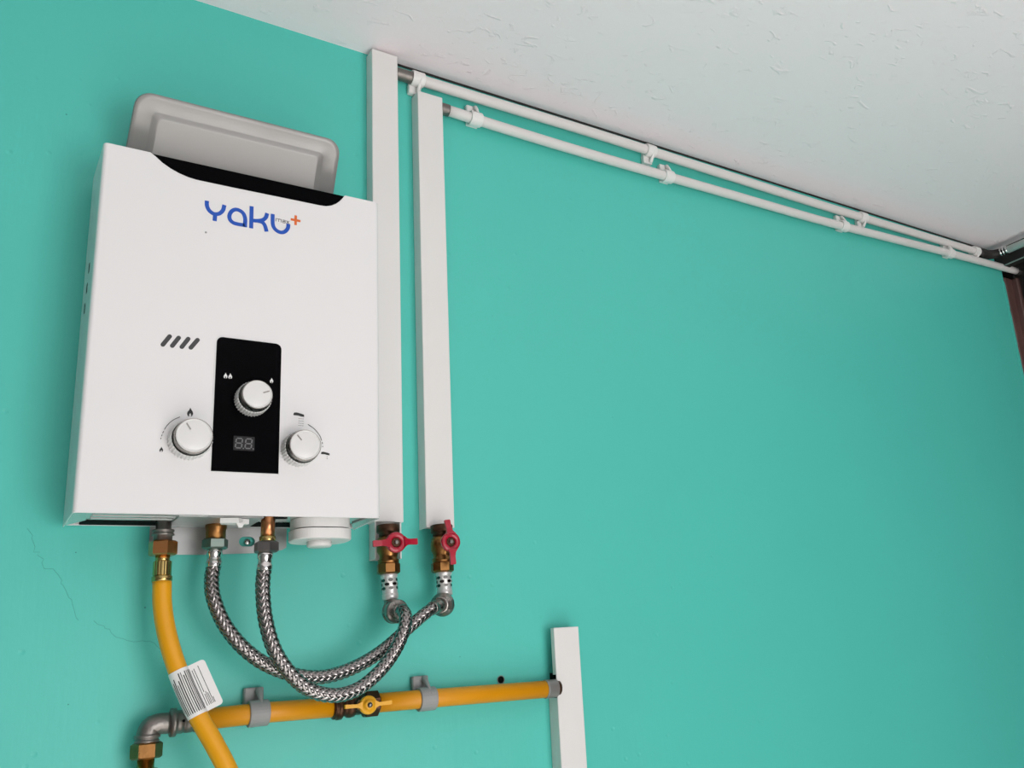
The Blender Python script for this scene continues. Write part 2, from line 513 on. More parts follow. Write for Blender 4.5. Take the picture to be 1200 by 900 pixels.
UPZ = [(.533, 2.4454), (.7224, 2.4460), (.9037, 2.4470), (1.2469, 2.4446), (1.5039, 2.4430), (1.80, 2.4448), (2.0697, 2.4472), (2.110, 2.4474)]
LOZ = [(.5985, 2.4030), (.7201, 2.4004), (.8996, 2.3990), (1.2406, 2.4014), (1.4962, 2.4030), (1.72, 2.4095), (1.946, 2.4170), (2.153, 2.4225), (2.275, 2.4244)]
def zat(tab, x):
    for (a, za), (b, zb_) in zip(tab[:-1], tab[1:]):
        if x <= b: return za + (zb_ - za) * (x - a) / (b - a)
    return tab[-1][1]
up = thing('water_pipe', 'upper grey-white water pipe running tight under the ceiling', 'pipe', (.53, 0, 2.44))
MB().tube(spline([(x, YP, z) for x, z in UPZ], per=5), RP, 22).build('tube', 'pipe', up)
threaded(MB(), (.5075, YP, 2.4446), X_, .0275, .0108, pitch=.0032).build('threaded_nipple', 'zinc', up)
# corner elbow and run along the right wall
ZE = 2.4470
MB().tube([(2.108, YP, ZE), (2.128, YP, ZE), (2.150, YP - .003, ZE), (2.162, YP - .012, ZE), (2.166, YP - .028, ZE)], .012, 16, rad=[.0105, .0115, .0125, .0120, .0105]).build('corner_elbow', 'lintel', up)
for y in (-.046, -.054, -.062): MB().lathe([(.0092, 0), (.0116, .001), (.0116, .0045), (.0092, .0055)], (2.166, y, ZE), F_, 20).build('ring', 'chrome', up)
MB().tube([(2.166, -.066, ZE - .002), (2.166, -.5, ZE - .002), (2.166, -1.4, ZE - .002)], .0095, 20).build('return_tube', 'clip', up)

lo = thing('water_pipe', 'lower grey-white water pipe, running just below the ceiling pipe', 'pipe', (.60, 0, 2.40))
MB().tube(spline([(x, YP, z) for x, z in LOZ], per=5), RP, 22).build('tube', 'pipe', lo)
threaded(MB(), (.5850, YP, 2.4030), X_, .0145, .0104, pitch=.0032).build('threaded_nipple', 'zinc', lo)
MB().lathe([(.0105, 0), (.0105, .03)], (2.2745, YP, 2.4244), X_, 16).build('end_fitting', 'dark', lo)

# ------------------------------------------------------------------ pipe clips
def clip(x, z, sgn, label, m='clip', yc=YP, r=RP, group='white pipe clips on the ceiling pipes', w=.021, ext=.0120, cat='pipe clip'):
    """C-shaped snap clip round a pipe along X; tab goes up (sgn=1) or down (-1)"""
    t = thing('pipe_clip', label, cat, (x, 0, z), group)
    ro, ri = r + .0034, r + .0003
    n = 20; a0, a1 = math.radians(-132), math.radians(132)
    vs = []; fs = []
    for i in range(n + 1):
        a = a0 + (a1 - a0) * i / n
        for (rr, xx) in ((ri, -w / 2), (ro - .0006, -w / 2), (ro, -w / 2 + .0008), (ro, w / 2 - .0008), (ro - .0006, w / 2), (ri, w / 2)):
            vs.append((x + xx, yc - rr * math.cos(a), z + rr * math.sin(a)))
    for i in range(n):
        for k in range(6):
            j = (k + 1) % 6
            fs.append((i * 6 + k, i * 6 + j, (i + 1) * 6 + j, (i + 1) * 6 + k))
    fs += [tuple(range(6)), tuple(n * 6 + k for k in range(6))]
    b = MB().add(vs, fs, False)
    b.box(x - w / 2, x + w / 2, yc + r + .0006, -.0005, z - .008, z + .008, .0008)
    b.build('ring', m, t)
    # tab standing against the wall beside the ring
    if sgn > 0 and m == 'clip': ext = .0165
    za, zb_ = sorted((z + sgn * (r * .80), z + sgn * (ro + ext)))
    tb = MB(); tb.box(x - w / 2 - .0015, x + w / 2 - .0015, -.0105, -.0005, za, zb_, .0014)
    tb = tb.build('tab', m, t)
    # screw boss: half cone running from the tab on to the ring
    p0 = Vector((x + .0030, -.0125, z + sgn * (ro + ext - .0035)))
    p1 = Vector((x + .0020, yc - ro * .90 - .0006, z + sgn * ro * .42))
    d = p1 - p0
    MB().lathe([(.0008, -.0012), (.0036, -.0004), (.0040, .0012), (.0030, d.length * .45), (.0004, d.length)], p0, d, 14, True).build('wedge', m, tb)
    return t
for x, s_, l in (
    (.5452, -1, 'white clip on the upper water pipe, right beside the tall trunking'),
    (1.0270, -1, 'white clip midway along the upper water pipe'),
    (1.6500, -1, 'white clip on the upper water pipe, second from the dark corner'),
    (2.0960, -1, 'white clip on the upper water pipe, at the dark corner'),
    (.6490, 1, 'white clip on the lower water pipe, nearest the trunking'),
    (1.0660, 1, 'white clip midway along the lower water pipe'),
    (1.5760, 1, 'white clip on the lower water pipe, second from the dark corner'),
    (1.9760, 1, 'white clip on the lower water pipe, nearest the dark corner')):
    clip(x, zat(UPZ if s_ < 0 else LOZ, x), s_, l)

# ------------------------------------------------------------------ gas pipe
RG = 0.0122
gp = thing('gas_pipe', 'yellow gas pipe fixed along the wall below the heater', 'pipe', (.48, 0, 1.468))
MB().tube([(.2500, -.024, 1.4702), (.33, -.024, 1.4710), (.4120, -.024, 1.4692)], RG, 20).build('tube', 'yellowpipe', gp)
MB().tube([(.4660, -.024, 1.4692), (.55, -.024, 1.4680), (.7240, -.024, 1.4648)], RG, 20).build('tube', 'yellowpipe', gp)
MB().lathe([(.0122, 0), (.0136, .0006), (.0136, .0020), (.0130, .0028), (.0130, .0185), (.0112, .0195)], (.7225, -.024, 1.4648), X_, 20).build('end_coupling', 'coupling', gp)
MB().lathe([(.0105, 0), (.0105, .006)], (.7415, -.0225, 1.4648), X_, 16).build('inner_stub', 'darkbronze', gp)
# elbow with nut at the left end
e = MB()
e.tube(spline([(.2180, -.030, 1.4702), (.2080, -.030, 1.4702), (.2005, -.030, 1.4675), (.1975, -.030, 1.4600), (.1972, -.030, 1.4560)], per=5), .0118, 18)
e.build('elbow', 'zinc', gp)
MB().lathe([(.0115, 0), (.0115, .0040), (.0158, .0046), (.0158, .0100), (.0128, .0106)], (.2160, -.029, 1.4702), X_, 22).build('elbow_flange', 'zinc', gp)
cr = MB(); cr.lathe([(.0122, 0), (.0130, .001), (.0130, .0075), (.0120, .008), (.0120, .0095), (.0130, .010), (.0130, .0175), (.0120, .018), (.0122, .0195), (.0134, .0200), (.0134, .0270), (.0122, .0275)], (.2262, -.027, 1.4702), X_, 20)
cr.build('crimp_sleeve', 'zinc', gp)
for dx, dz in ((.0065, .001), (.0155, .005), (.0155, -.002), (.0235, .003)):
    yy = -.027 - math.sqrt(.0130 ** 2 - dz ** 2)
    MB().lathe([(.0016, 0), (.0016, .0006)], (.2262 + dx, yy + .0002, 1.4702 + dz), F_, 9, False).build('crimp_hole', 'void', gp)
lk = MB(); lk.lathe([(.0128, 0), (.0136, .0006), (.0136, .0035), (.0120, .0042), (.0120, .0058), (.0130, .0064), (.0130, .0090)], (.1972, -.030, 1.4600), -Z_, 20)
lk.build('collar', 'zinc', gp)
MB().hexnut(.0165, (.1972, -.030, 1.4515), -Z_, .0175, twist=.12).build('union_nut', 'bronze', gp)
MB().lathe([(.0090, 0), (.0090, .010), (.0125, .0105), (.0125, .030), (.0110, .031)], (.1972, -.030, 1.434), -Z_, 20).build('brass_stub', 'brass', gp)
MB().tube([(.1972, -.030, 1.405), (.1972, -.030, 1.25), (.1972, -.030, 1.10)], .0110, 16).build('riser', 'yellowpipe', gp)

gv = thing('gas_valve', 'bronze gas ball valve with yellow butterfly handle', 'valve', (.44, 0, 1.469))
b = MB(); b.lathe([(.0118, 0), (.0150, .0012), (.0150, .0030), (.0135, .0040), (.0160, .0052), (.0160, .0110), (.0125, .0125), (.0120, .0175), (.0142, .0185), (.0148, .0230), (.0140, .0275), (.0122, .029), (.0122, .036)], (.4085, -.026, 1.4690), X_, 22)
b.build('body', 'darkbronze', gv)
MB().hexnut(.0172, (.4490, -.026, 1.4690), X_, .0190, n=8).build('end_nut', 'darkbronze', gv)
MB().lathe([(.0070, 0), (.0070, .014)], (.4380, -.038, 1.4690), F_, 14).build('stem', 'darkbronze', gv)
h = MB()
h.lathe([(.0060, 0), (.0115, .0010), (.0115, .0040), (.0098, .0055), (.0062, .0060), (.0062, .0085), (.0040, .0090)], (.4455, -.051, 1.4685), F_, 26)
for s_ in (-1, 1):
    o = Vector((.4455, -.0525, 1.4685))
    pl = [(s_ * .008, -.0048), (s_ * .014, -.0022), (s_ * .0305, -.0018), (s_ * .0305, .0030), (s_ * .014, .0022), (s_ * .008, .0052)]
    if s_ < 0: pl = pl[::-1]
    h.prism(pl, o, Vector((1, 0, 0)), Vector((0, 0, 1)), F_, .0042)
hd = h.build('handle', 'yellowhandle', gv)
MB().lathe([(.0028, 0), (.0034, .0008), (.0030, .0020), (.0012, .0026)], (.4455, -.0598, 1.4685), F_, 10).build('screw', 'darkchrome', hd)

clip(.3185, 1.4710, 1, 'grey pipe clip on the gas pipe left of the yellow valve', 'greyclip', -.024, RG, 'grey gas pipe clips', .023, .0150)
clip(.5370, 1.4680, 1, 'grey pipe clip on the gas pipe right of the yellow valve', 'greyclip', -.024, RG, 'grey gas pipe clips', .023, .0150)

# empty drilled hole with a plug, above the gas pipe
pl = thing('wall_plug', 'small empty screw plug in the wall above the gas pipe', 'wall plug', (.6636, 0, 1.4835))
MB().lathe([(.0060, -.001), (.0064, .0008), (.0052, .0010), (.0050, .0002)], (.6636, 0, 1.4835), F_, 16, True, caps=False).build('rim', 'plug', pl)
MB().lathe([(.0051, 0), (.0051, .0004)], (.6636, 0, 1.4835), F_, 16).build('hole', 'void', pl)

# ------------------------------------------------------------------ water heater
HX, HY, HZ, HW, HH = .098, -.115, 1.697, .342, .450
heat = thing('water_heater', 'white wall-mounted gas water heater with black control panel', 'water heater', (HX + HW / 2, 0, HZ))
x0, x1, z0, z1 = HX, HX + HW, HZ, HZ + HH
def P3(u, w, off=0.0): return Vector((HX + u, HY - off, HZ + w))

notch = [(.0505, .4500), (.0570, .4455), (.0640, .4397), (.0735, .4340), (.0839, .4297), (.0940, .4270), (.1039, .4258), (.1400, .4257), (.1761, .4260), (.2200, .4264), (.2600, .4266), (.2680, .4275), (.2750, .4300), (.2810, .4340), (.2865, .4395), (.2905, .4450), (.2935, .4500)]
path = [(0, .018)]      # (u, y from wall outwards), left side to right side
cols = []
rad = .005
def col(u, y, wtop): cols.append((u, y, wtop))
for y in (-.016, -.05, -.085, HY + rad): col(0, y, HH)
for k in range(1, 6):
    a = PI / 2 * k / 5; col(rad - rad * math.cos(a), HY + rad - rad * math.sin(a), HH)
col(.03, HY, HH)
for u, w in notch: col(u, HY, w)
col(.318, HY, HH)
for k in range(0, 6):
    a = PI / 2 * k / 5; col(HW - rad + rad * math.sin(a), HY + rad - rad * math.cos(a), HH)
for y in (-.085, -.05, -.016): col(HW, y, HH)
vs = []; fs = []
for u, y, wt in cols:
    vs += [(HX + u, y, HZ), (HX + u, y, HZ + .42), (HX + u, y, HZ + wt)]
for i in range(len(cols) - 1):
    for k in (0, 1): fs.append((i * 3 + k, (i + 1) * 3 + k, (i + 1) * 3 + k + 1, i * 3 + k + 1))
fc = MB().add(vs, fs, False).build('front_cover', 'enamel', heat)
for i, pgn in enumerate(fc.data.polygons):
    pgn.use_smooth = False
sol = fc.modifiers.new('sheet', 'SOLIDIFY'); sol.thickness = .0014; sol.offset = -1
bv = fc.modifiers.new('edge', 'BEVEL'); bv.width = .0005; bv.segments = 1; bv.limit_method = 'ANGLE'; bv.angle_limit = math.radians(50)
# top sheet, black insert in the notch
MB().box(x0 + .002, x1 - .002, HY + .0045, -.016, z1 - .004, z1 - .0025).build('top_panel', 'enamel', heat)
MB().box(HX + .045, HX + .300, HY + .0026, HY + .0042, HZ + .418, HZ + HH - .0003).build('vent_insert', 'blackmatt', heat)
MB().box(x0 + .006, x1 - .006, -.0165, -.001, z0 + .004, z1 - .004, .001).build('back_panel', 'enamel', heat)
# side vents on the left flank
for k in range(3):
    zz = 1.995 - k * .024
    MB().box(x0 - .0004, x0 + .0010, -.070 + .006 * k, -.064 + .006 * k, zz, zz + .012).build('side_vent', 'void', heat)
# flue deflector hood leaning forward behind the top edge
hx = .2610
e1 = Vector((1, 0, 0)); e2 = Vector((0, -.040, .0585)).normalized(); e3 = e1.cross(e2)   # e3 points away from the camera side
hb = Vector((hx, -.034, 2.1420)); HL = .1172
nrm = Vector((0, -.0585, -.040)).normalized()      # towards the room and down
def loop(ins, r, dep):
    w = .262 - 2 * ins; l = HL - ins; pts = [(-w / 2 - .004, 0)]
    for i in range(8):
        a = PI - PI / 2 * i / 7; pts.append((-w / 2 + r + r * math.cos(a), l - r + r * math.sin(a)))
    for i in range(8):
        a = PI / 2 - PI / 2 * i / 7; pts.append((w / 2 - r + r * math.cos(a), l - r + r * math.sin(a)))
    pts.append((w / 2 + .004, 0))
    return [hb + e1 * x + e2 * y - nrm * dep for x, y in pts]
rings = [loop(.0, .020, .0030), loop(.0004, .0198, .0010), loop(.0014, .0192, .0000), loop(.0060, .016, .0006), loop(.0205, .007, .0006), loop(.0225, .0065, .0000), loop(.0272, .006, -.0020), loop(.0295, .006, -.0024)]
vs = [p for r_ in rings for p in r_]; n = len(rings[0]); fs = []
for k in range(len(rings) - 1):
    for i in range(n - 1): fs.append((k * n + i, k * n + i + 1, (k + 1) * n + i + 1, (k + 1) * n + i))
k = (len(rings) - 1) * n
fs.append(tuple(k + i for i in range(n)))
hood = MB().add(vs, fs, False).build('flue_hood', 'hood', heat)
for i, pgn in enumerate(hood.data.polygons): pgn.use_smooth = i < len(fs) - 1
s2 = hood.modifiers.new('sheet', 'SOLIDIFY'); s2.thickness = .0010; s2.offset = 0
MB().lathe([(.0017, 0), (.0017, .0006)], hb + e1 * .1215 + e2 * .078 - nrm * .0012, nrm, 9, False).build('rivet_hole', 'void', hood)

# --- bottom of the case
zb = z0 + .0035
bp = MB()
bp.box(x0 + .002, x1 - .002, HY + .002, -.048, zb, zb + .0015)
for y in (-.104, -.086, -.068): bp.box(x0 + .022, x0 + .140, y, y + .006, zb - .0022, zb, .0008)
bp.build('bottom_panel', 'bottom', heat)
MB().box(x0 + .016, x1 - .016, -.048, -.0185, zb - .0012, zb + .012).build('bottom_recess', 'void', heat)
MB().box(x0 + .001, x1 - .001, -.0185, -.0155, zb - .0016, zb + .010, .0005).build('rear_lip', 'enamel', heat)
MB().prism([(.0, 0), (.012, 0), (.017, .055), (0, .095)], (x0 + .0015, HY + .001, z0 + .0010), X_, Vector((0, 1, 0)), Z_, .0016).build('corner_gusset', 'bottom', heat)
MB().prism([(.0, 0), (-.012, 0), (-.017, .055), (0, .095)][::-1], (x1 - .0015, HY + .001, z0 + .0010), X_, Vector((0, 1, 0)), Z_, .0016).build('corner_gusset', 'bottom', heat)
MB().box(.205, .300, -.100, -.030, zb - .0035, zb - .0008, .0008).build('valve_plate', 'bracket', heat)
# clip shaped lever
lv = MB(); lv.prism([(.0, 0), (.020, -.004), (.026, .004), (.034, .006), (.032, .014), (.020, .016), (.004, .012)], (.250, -.100, zb - .010), X_, Vector((0, 1, 0)), Z_, .0060)
lv.build('valve_lever', 'clip', heat)
MB().prism([(-.005, 0), (.005, 0), (.002, -.006), (-.002, -.006)], (.2730, -.096, zb - .009), X_, Z_, F_, .004).build('lever_tip', 'clip', heat)
ov = [(.022 * math.cos(a), .007 * math.sin(a)) for a in [2 * PI * i / 24 for i in range(24)]]
MB().prism(ov, (.3100, -.085, zb - .0009), X_, Vector((0, 1, 0)), Z_, .001).build('outlet_slot', 'void', heat)
# water outlet (copper) and inlets
MB().lathe([(.0082, 0), (.0082, .030)], (.3085, -.085, 1.7060), -Z_, 20).build('hot_outlet', 'coppertube', heat)
MB().lathe([(.0082, 0), (.0094, .0006), (.0096, .004), (.0094, .0072), (.0080, .0078)], (.3083, -.085, 1.6775), -Z_, 22).build('outlet_olive', 'brass', heat)
MB().lathe([(.0125, 0), (.0125, .008), (.0115, .011), (.0115, .0235)], (.2575, -.045, 1.7010), -Z_, 24).build('cold_inlet', 'bronze', heat)
gi = MB().lathe([(.0085, 0), (.0085, .0115), (.0122, .0120), (.0122, .0140), (.0110, .0142), (.0110, .0160), (.0122, .0165), (.0122, .0185), (.0102, .0190), (.0102, .026)], (.1990, -.045, 1.7020), -Z_, 22)
gi.build('gas_inlet', 'zinc', heat)
# battery box with twist cap
bx = MB()
bo = Vector((.3760, -.073, z0 + .003))
bx.prism(rrect(.070, .060, .024, 12), bo, X_, Vector((0, 1, 0)), -Z_, .0125)
bx.build('battery_box', 'pvc', heat)
bx = MB(); bx.prism(rrect(.066, .056, .022), bo - Z_ * .0125, X_, Vector((0, 1, 0)), -Z_, .0014); bx.build('cap_seam', 'void', heat)
bc = MB(); bc.prism(rrect(.073, .063, .025, 12), bo - Z_ * .0139, X_, Vector((0, 1, 0)), -Z_, .0120, .0); bc.prism(rrect(.073, .063, .025, 12), bo - Z_ * .0259, X_, Vector((0, 1, 0)), -Z_, .0012, .03)
bc = bc.build('battery_cap', 'pvc', heat)
MB().lathe([(.0150, 0), (.0150, .0058), (.0138, .0070), (.0, .0070)], bo + Vector((-.001, 0, -.0271)), -Z_, 24).build('cap_knob', 'pvc', bc)
# mounting bracket on the wall below the case
br = MB()
outer = [(.1905, 1.7000), (.1905, 1.6670), (.1930, 1.6660), (.2540, 1.6658), (.3153, 1.6675), (.3480, 1.6715), (.3530, 1.6745), (.3530, 1.7000)]
# plate with a slotted hole: split left / right / top / bottom of the slot
hxc, hzc, hw, hh = .3035, 1.6822, .0098, .0064
slot = [(hxc + (hw - hh) * (1 if math.cos(a) >= 0 else -1) + hh * math.cos(a), hzc + hh * math.sin(a)) for a in [2 * PI * (i + .5) / 20 for i in range(20)]]
import bmesh
bm = bmesh.new()
vo = [bm.verts.new((x, -.0060, z)) for x, z in outer]; vi = [bm.verts.new((x, -.0060, z)) for x, z in slot]
for L_ in (vo, vi):
    for i in range(len(L_)): bm.edges.new((L_[i], L_[(i + 1) % len(L_)]))
bmesh.ops.triangle_fill(bm, use_beauty=True, edges=bm.edges[:])
bm.verts.index_update()
br.add([v.co.copy() for v in bm.verts], [[v.index for v in f.verts] for f in bm.faces]); bm.free()
br = br.build('mounting_bracket', 'bracket', heat)
sb = br.modifiers.new('sheet', 'SOLIDIFY'); sb.thickness = .0016; sb.offset = 0
MB().lathe([(.0042, 0), (.0044, .002), (.0034, .0042), (.0010, .0048)], (.3050, 0, 1.6822), F_, 14).build('screw', 'chrome', br)

# --- logo
def strokes(name, lines, w, m, parent, off=.0004, lab=None, smooth=True):
    mb = MB()
    for q, l in enumerate(lines): ribbon(mb, l, w, (HX, HY - off + .0003, HZ), h=.0004 + .00006 * q, smooth=smooth)
    o = mb.build(name, m, parent)
    if lab: o['label'] = lab
    return o
W = .0049
strokes('logo_letter', [[(.1174, .3990), (.1178, .3922), (.1204, .3866), (.1245, .3835), (.1282, .3829), (.1330, .3850), (.1368, .3905), (.1382, .3980)], [(.1278, .3835), (.1276, .3733)]], W, 'blue', heat)
strokes('logo_letter', [[(.1640, .3728), (.1640, .3790), (.1638, .3850), (.1615, .3912), (.1568, .3946), (.1514, .3947), (.1468, .3907), (.1447, .3846), (.1458, .3790), (.1497, .3757), (.1550, .3750), (.1636, .3752)]], W, 'blue', heat)
strokes('logo_letter', [[(.1712, .4040), (.1714, .3900), (.1716, .3728)], [(.1716, .3840), (.1790, .3850), (.1855, .3876), (.1893, .3922), (.1908, .3985)], [(.1790, .3850), (.1850, .3842), (.1885, .3800), (.1907, .3722)]], W, 'blue', heat)
strokes('logo_letter', [[(.1978, .3990), (.1982, .3850), (.2007, .3787), (.2055, .3754), (.2105, .3752), (.2147, .3780), (.2176, .3832), (.2181, .3892)]], W, 'blue', heat)
strokes('logo_plus', [[(.2210, .3967), (.2337, .3967)], [(.2274, .4037), (.2274, .3897)]], .0031, 'orange', heat)
mx, my = .2020, .3895
strokes('logo_small_text', [[(mx, my), (mx, my + .0040), (mx + .0035, my + .0040), (mx + .0035, my)], [(mx + .0035, my + .0040), (mx + .0070, my + .0040), (mx + .0070, my)],
        [(mx + .0088, my + .0038), (mx + .0120, my + .0038), (mx + .0120, my), (mx + .0088, my), (mx + .0088, my + .0020), (mx + .0120, my + .0020)],
        [(mx + .0136, my + .0040), (mx + .0170, my)], [(mx + .0136, my), (mx + .0170, my + .0040)]], .0006, 'print_grey', heat, smooth=False)
MB().lathe([(.0014, 0), (.0012, .0004)], P3(.1181, .3555), F_, 10, False).build('front_screw_dot', 'greyclip', heat)
# --- slots
for a, b_ in (((.0768, .2000), (.0848, .2135)), ((.0869, .1998), (.0946, .2131)), ((.0973, .1998), (.1051, .2132)), ((.1071, .2002), (.1155, .2132))):
    a = Vector((*a, 0)); b_ = Vector((*b_, 0)); t = (b_ - a).normalized(); nn = Vector((-t.y, t.x, 0)); r = .0025
    ang = math.atan2(t.y, t.x); pts = []
    for i in range(9): q = ang - PI / 2 + PI * i / 8; pts.append((b_.x + r * math.cos(q) - t.x * r * .5, b_.y + r * math.sin(q) - t.y * r * .5))
    for i in range(9): q = ang + PI / 2 + PI * i / 8; pts.append((a.x + r * math.cos(q) + t.x * r * .5, a.y + r * math.sin(q) + t.y * r * .5))
    MB().prism(pts, P3(0, 0, -.0002), X_, Z_, F_, .0005).build('vent_slot', 'print_grey', heat)
# --- control panel
pc = (.1746, .1356)
bd = MB().prism(rrect(.0800, .1708, .0085, corners=(1, 1, 1, 1)), P3(*pc, -.0002), X_, Z_, F_, .0009, .004).build('panel_border', 'print_white', heat)
panel = MB().prism(rrect(.0766, .1674, .0072, corners=(0, 0, 1, 1)), P3(*pc, .0003), X_, Z_, F_, .0011).build('control_panel', 'black', heat)
ds = MB().prism(rrect(.0240, .0174, .0006), P3(.1719, .0872, .0014), X_, Z_, F_, .0003).build('display', 'display', panel)
def seg8(cx, cy, w=.0070, h=.0118):
    out = []
    g_ = .0008; sl = .0006
    for y in (-h / 2, 0, h / 2): out.append([(cx - w / 2 + g_ + y * .08, cy + y), (cx + w / 2 - g_ + y * .08, cy + y)])
    for sx in (-1, 1):
        for y in (-h / 2, 0): out.append([(cx + sx * w / 2 + y * .08, cy + y + g_), (cx + sx * w / 2 + (y + h / 2) * .08, cy + y + h / 2 - g_)])
    return out
def pstrokes(name, lines, w, m, parent, off):
    mb = MB()
    for l in lines: ribbon(mb, l, w, (HX, HY - off, HZ), h=.0003, smooth=False)
    return mb.build(name, m, parent)
pstrokes('digit', seg8(.1660, .0872), .0014, 'segment', panel, .0017)
pstrokes('digit', seg8(.1770, .0872), .0014, 'segment', panel, .0017)
for u in (.1712, .1826): MB().lathe([(.0008, 0), (.0008, .0003)], P3(u, .0810, .0017), F_, 8, False).build('decimal_point', 'segment', panel)
def flame(name, u, w, h, m, parent, off):
    s_ = h
    out = [(0, .5), (.10, .28), (.26, .05), (.30, -.18), (.22, -.40), (.08, -.50), (.12, -.30), (.02, -.10), (-.10, -.28), (-.08, -.50), (-.22, -.42), (-.30, -.20), (-.26, .02), (-.14, .16), (-.08, .30)]
    pts = [(a * s_, b * s_) for a, b in out][::-1]
    return MB().prism(pts, P3(u, w, off), X_, Z_, F_, .0003).build(name, m, parent)
flame('flame_icon', .1478, .1702, .0072, 'print_white', panel, .0014)
flame('flame_icon', .1532, .1702, .0072, 'print_white', panel, .0014)
flame('flame_icon', .2018, .1699, .0066, 'print_white', panel, .0014)
flame('flame_icon', .1108, .1213, .0110, 'print_black', heat, .0)
flame('flame_icon', .0825, .0745, .0064, 'print_black', heat, .0)
strokes('dial_arc', [[(.1000, .1145), (.0945, .1113), (.0902, .1074), (.0868, .1028), (.0845, .0982)], [(.0838, .0962), (.0828, .0936)], [(.0824, .0920), (.0818, .0900)], [(.0815, .0882), (.0812, .0866)]], .0007, 'print_black', heat)
strokes('dial_arc', [[(.2477, .1173), (.2540, .1134), (.2592, .1085), (.2632, .1028), (.2652, .0975)], [(.2660, .0955), (.2664, .0930)], [(.2666, .0905), (.2667, .0890)]], .0007, 'print_black', heat)
def shower(u, w, s_, rows, name):
    mb = MB()
    head = [(-.5, .05), (-.42, .20), (-.20, .24), (.20, .16), (.48, .08), (.50, -.14), (.20, -.12), (-.05, -.05), (-.45, -.05)]
    mb.prism([(a * s_, b * s_) for a, b in head][::-1], P3(u, w, 0), X_, Z_, F_, .0003)
    for r in range(rows):
        for k in (-1, 0, 1) if rows > 2 else (0,):
            cx = u + s_ * (.22 + k * .17); cy = w - s_ * (.34 + r * .22)
            ribbon(mb, [(cx - .0006, cy), (cx + .0006, cy)], .0006, (HX, HY, HZ), h=.0003, smooth=False)
    return mb.build(name, 'print_black', heat)
shower(.2362, .1285, .0135, 4, 'shower_icon')
shower(.2700, .0805, .0110, 2, 'tap_icon')
# --- knobs
def knob(u, w, rt, rb, ang, off, lab):
    c = P3(u, w, off)
    rib = lambda i, t: 1.0 if i % 4 < 2 else .95
    kb = MB().lathe([(rb * 1.0, 0), (rb, .0150), (rb * .965, .0165), (rb * .90, .0167)], c, F_, 144, False, rmod=rib).build('knob', 'knob', heat)
    kb['label'] = lab
    MB().lathe([(rb * .93, .0160), (rb * .93, .0176), (rt * .96, .0178), (rt * .96, .0200)], c, F_, 40, True).build('groove_ring', 'darkchrome', kb)
    MB().lathe([(rt * .97, .0190), (rt, .0196), (rt, .0268), (rt * .985, .0284), (rt * .95, .0290), (rt * .93, .0280)], c, F_, 48, True, caps=False).build('rim', 'nickel', kb)
    MB().lathe([(rt * .945, .0280), (rt * .93, .0293), (rt * .885, .0293), (rt * .870, .0282), (rt * .84, .0284), (0.0, .0287)], c, F_, 48, True).build('cap', 'knob', kb)
    d = Vector((math.cos(ang), math.sin(ang), 0)); p = (u + d.x * rt * .38, w + d.y * rt * .38); q = (u + d.x * rt * .80, w + d.y * rt * .80)
    mb = MB(); ribbon(mb, [p, q], .0014, (HX, HY - off - .0282, HZ), h=.0009, smooth=False)
    mb.build('pointer', 'nickel', kb)
knob(.1112, .0863, .0207, .0232, math.radians(122), 0, 'white knob left of the black control panel')
knob(.1787, .1417, .0180, .0205, math.radians(22), .0014, 'white knob on the black control panel')
knob(.2367, .0834, .0195, .0218, math.radians(130), 0, 'white knob right of the black control panel')

# ------------------------------------------------------------------ hoses
def braid(path, r, parent, N=8, w=.0036, amp=.00062, step=.0011):
    P = spline(path, step=step); fr = frames(P); n = len(P); c = 0.8 / r
    mb = MB()
    for sgn in (1, -1):
        for i in range(N):
            vs = []; fs = []
            for k in range(n):
                s_ = k * step; th = 2 * PI * i / N + sgn * s_ * c; m = s_ * N * c / PI
                x = 2 * i + (m if sgn > 0 else -m)
                off = amp * sgn * math.cos(PI / 2 * (x - .5))
                t, u, v = fr[k]
                rad = u * math.cos(th) + v * math.sin(th)
                tan = (v * math.cos(th) - u * math.sin(th))
                d = (t + tan * (sgn * c * r)).normalized(); side = d.cross(rad)
                # sideways across the ribbon, wrapped round the hose
                for q, dr in ((-.5, -.00040), (-.2, .00012), (.2, .00012), (.5, -.00040)):
                    sd = side * (q * w)
                    a = sd.dot(tan) / r
                    rr = u * math.cos(th + a) + v * math.sin(th + a)
                    vs.append(P[k] + t * sd.dot(t) + rr * (r + off + dr))
            for k in range(n - 1):
                for q in range(3): fs.append((k * 4 + q, k * 4 + q + 1, (k + 1) * 4 + q + 1, (k + 1) * 4 + q))
            mb.add(vs, fs, True)
    o = mb.build('steel_braid', 'steel', parent)
    o['kind'] = 'stuff'
    return o

def crimp(mb, p, d, L, r):
    return mb.lathe([(r * .96, 0), (r * 1.02, .001), (r * 1.02, L * .3), (r * .90, L * .38), (r * .90, L * .62), (r * 1.02, L * .7), (r * 1.02, L - .001), (r * .97, L)], p, d, 20)

RH = .0080
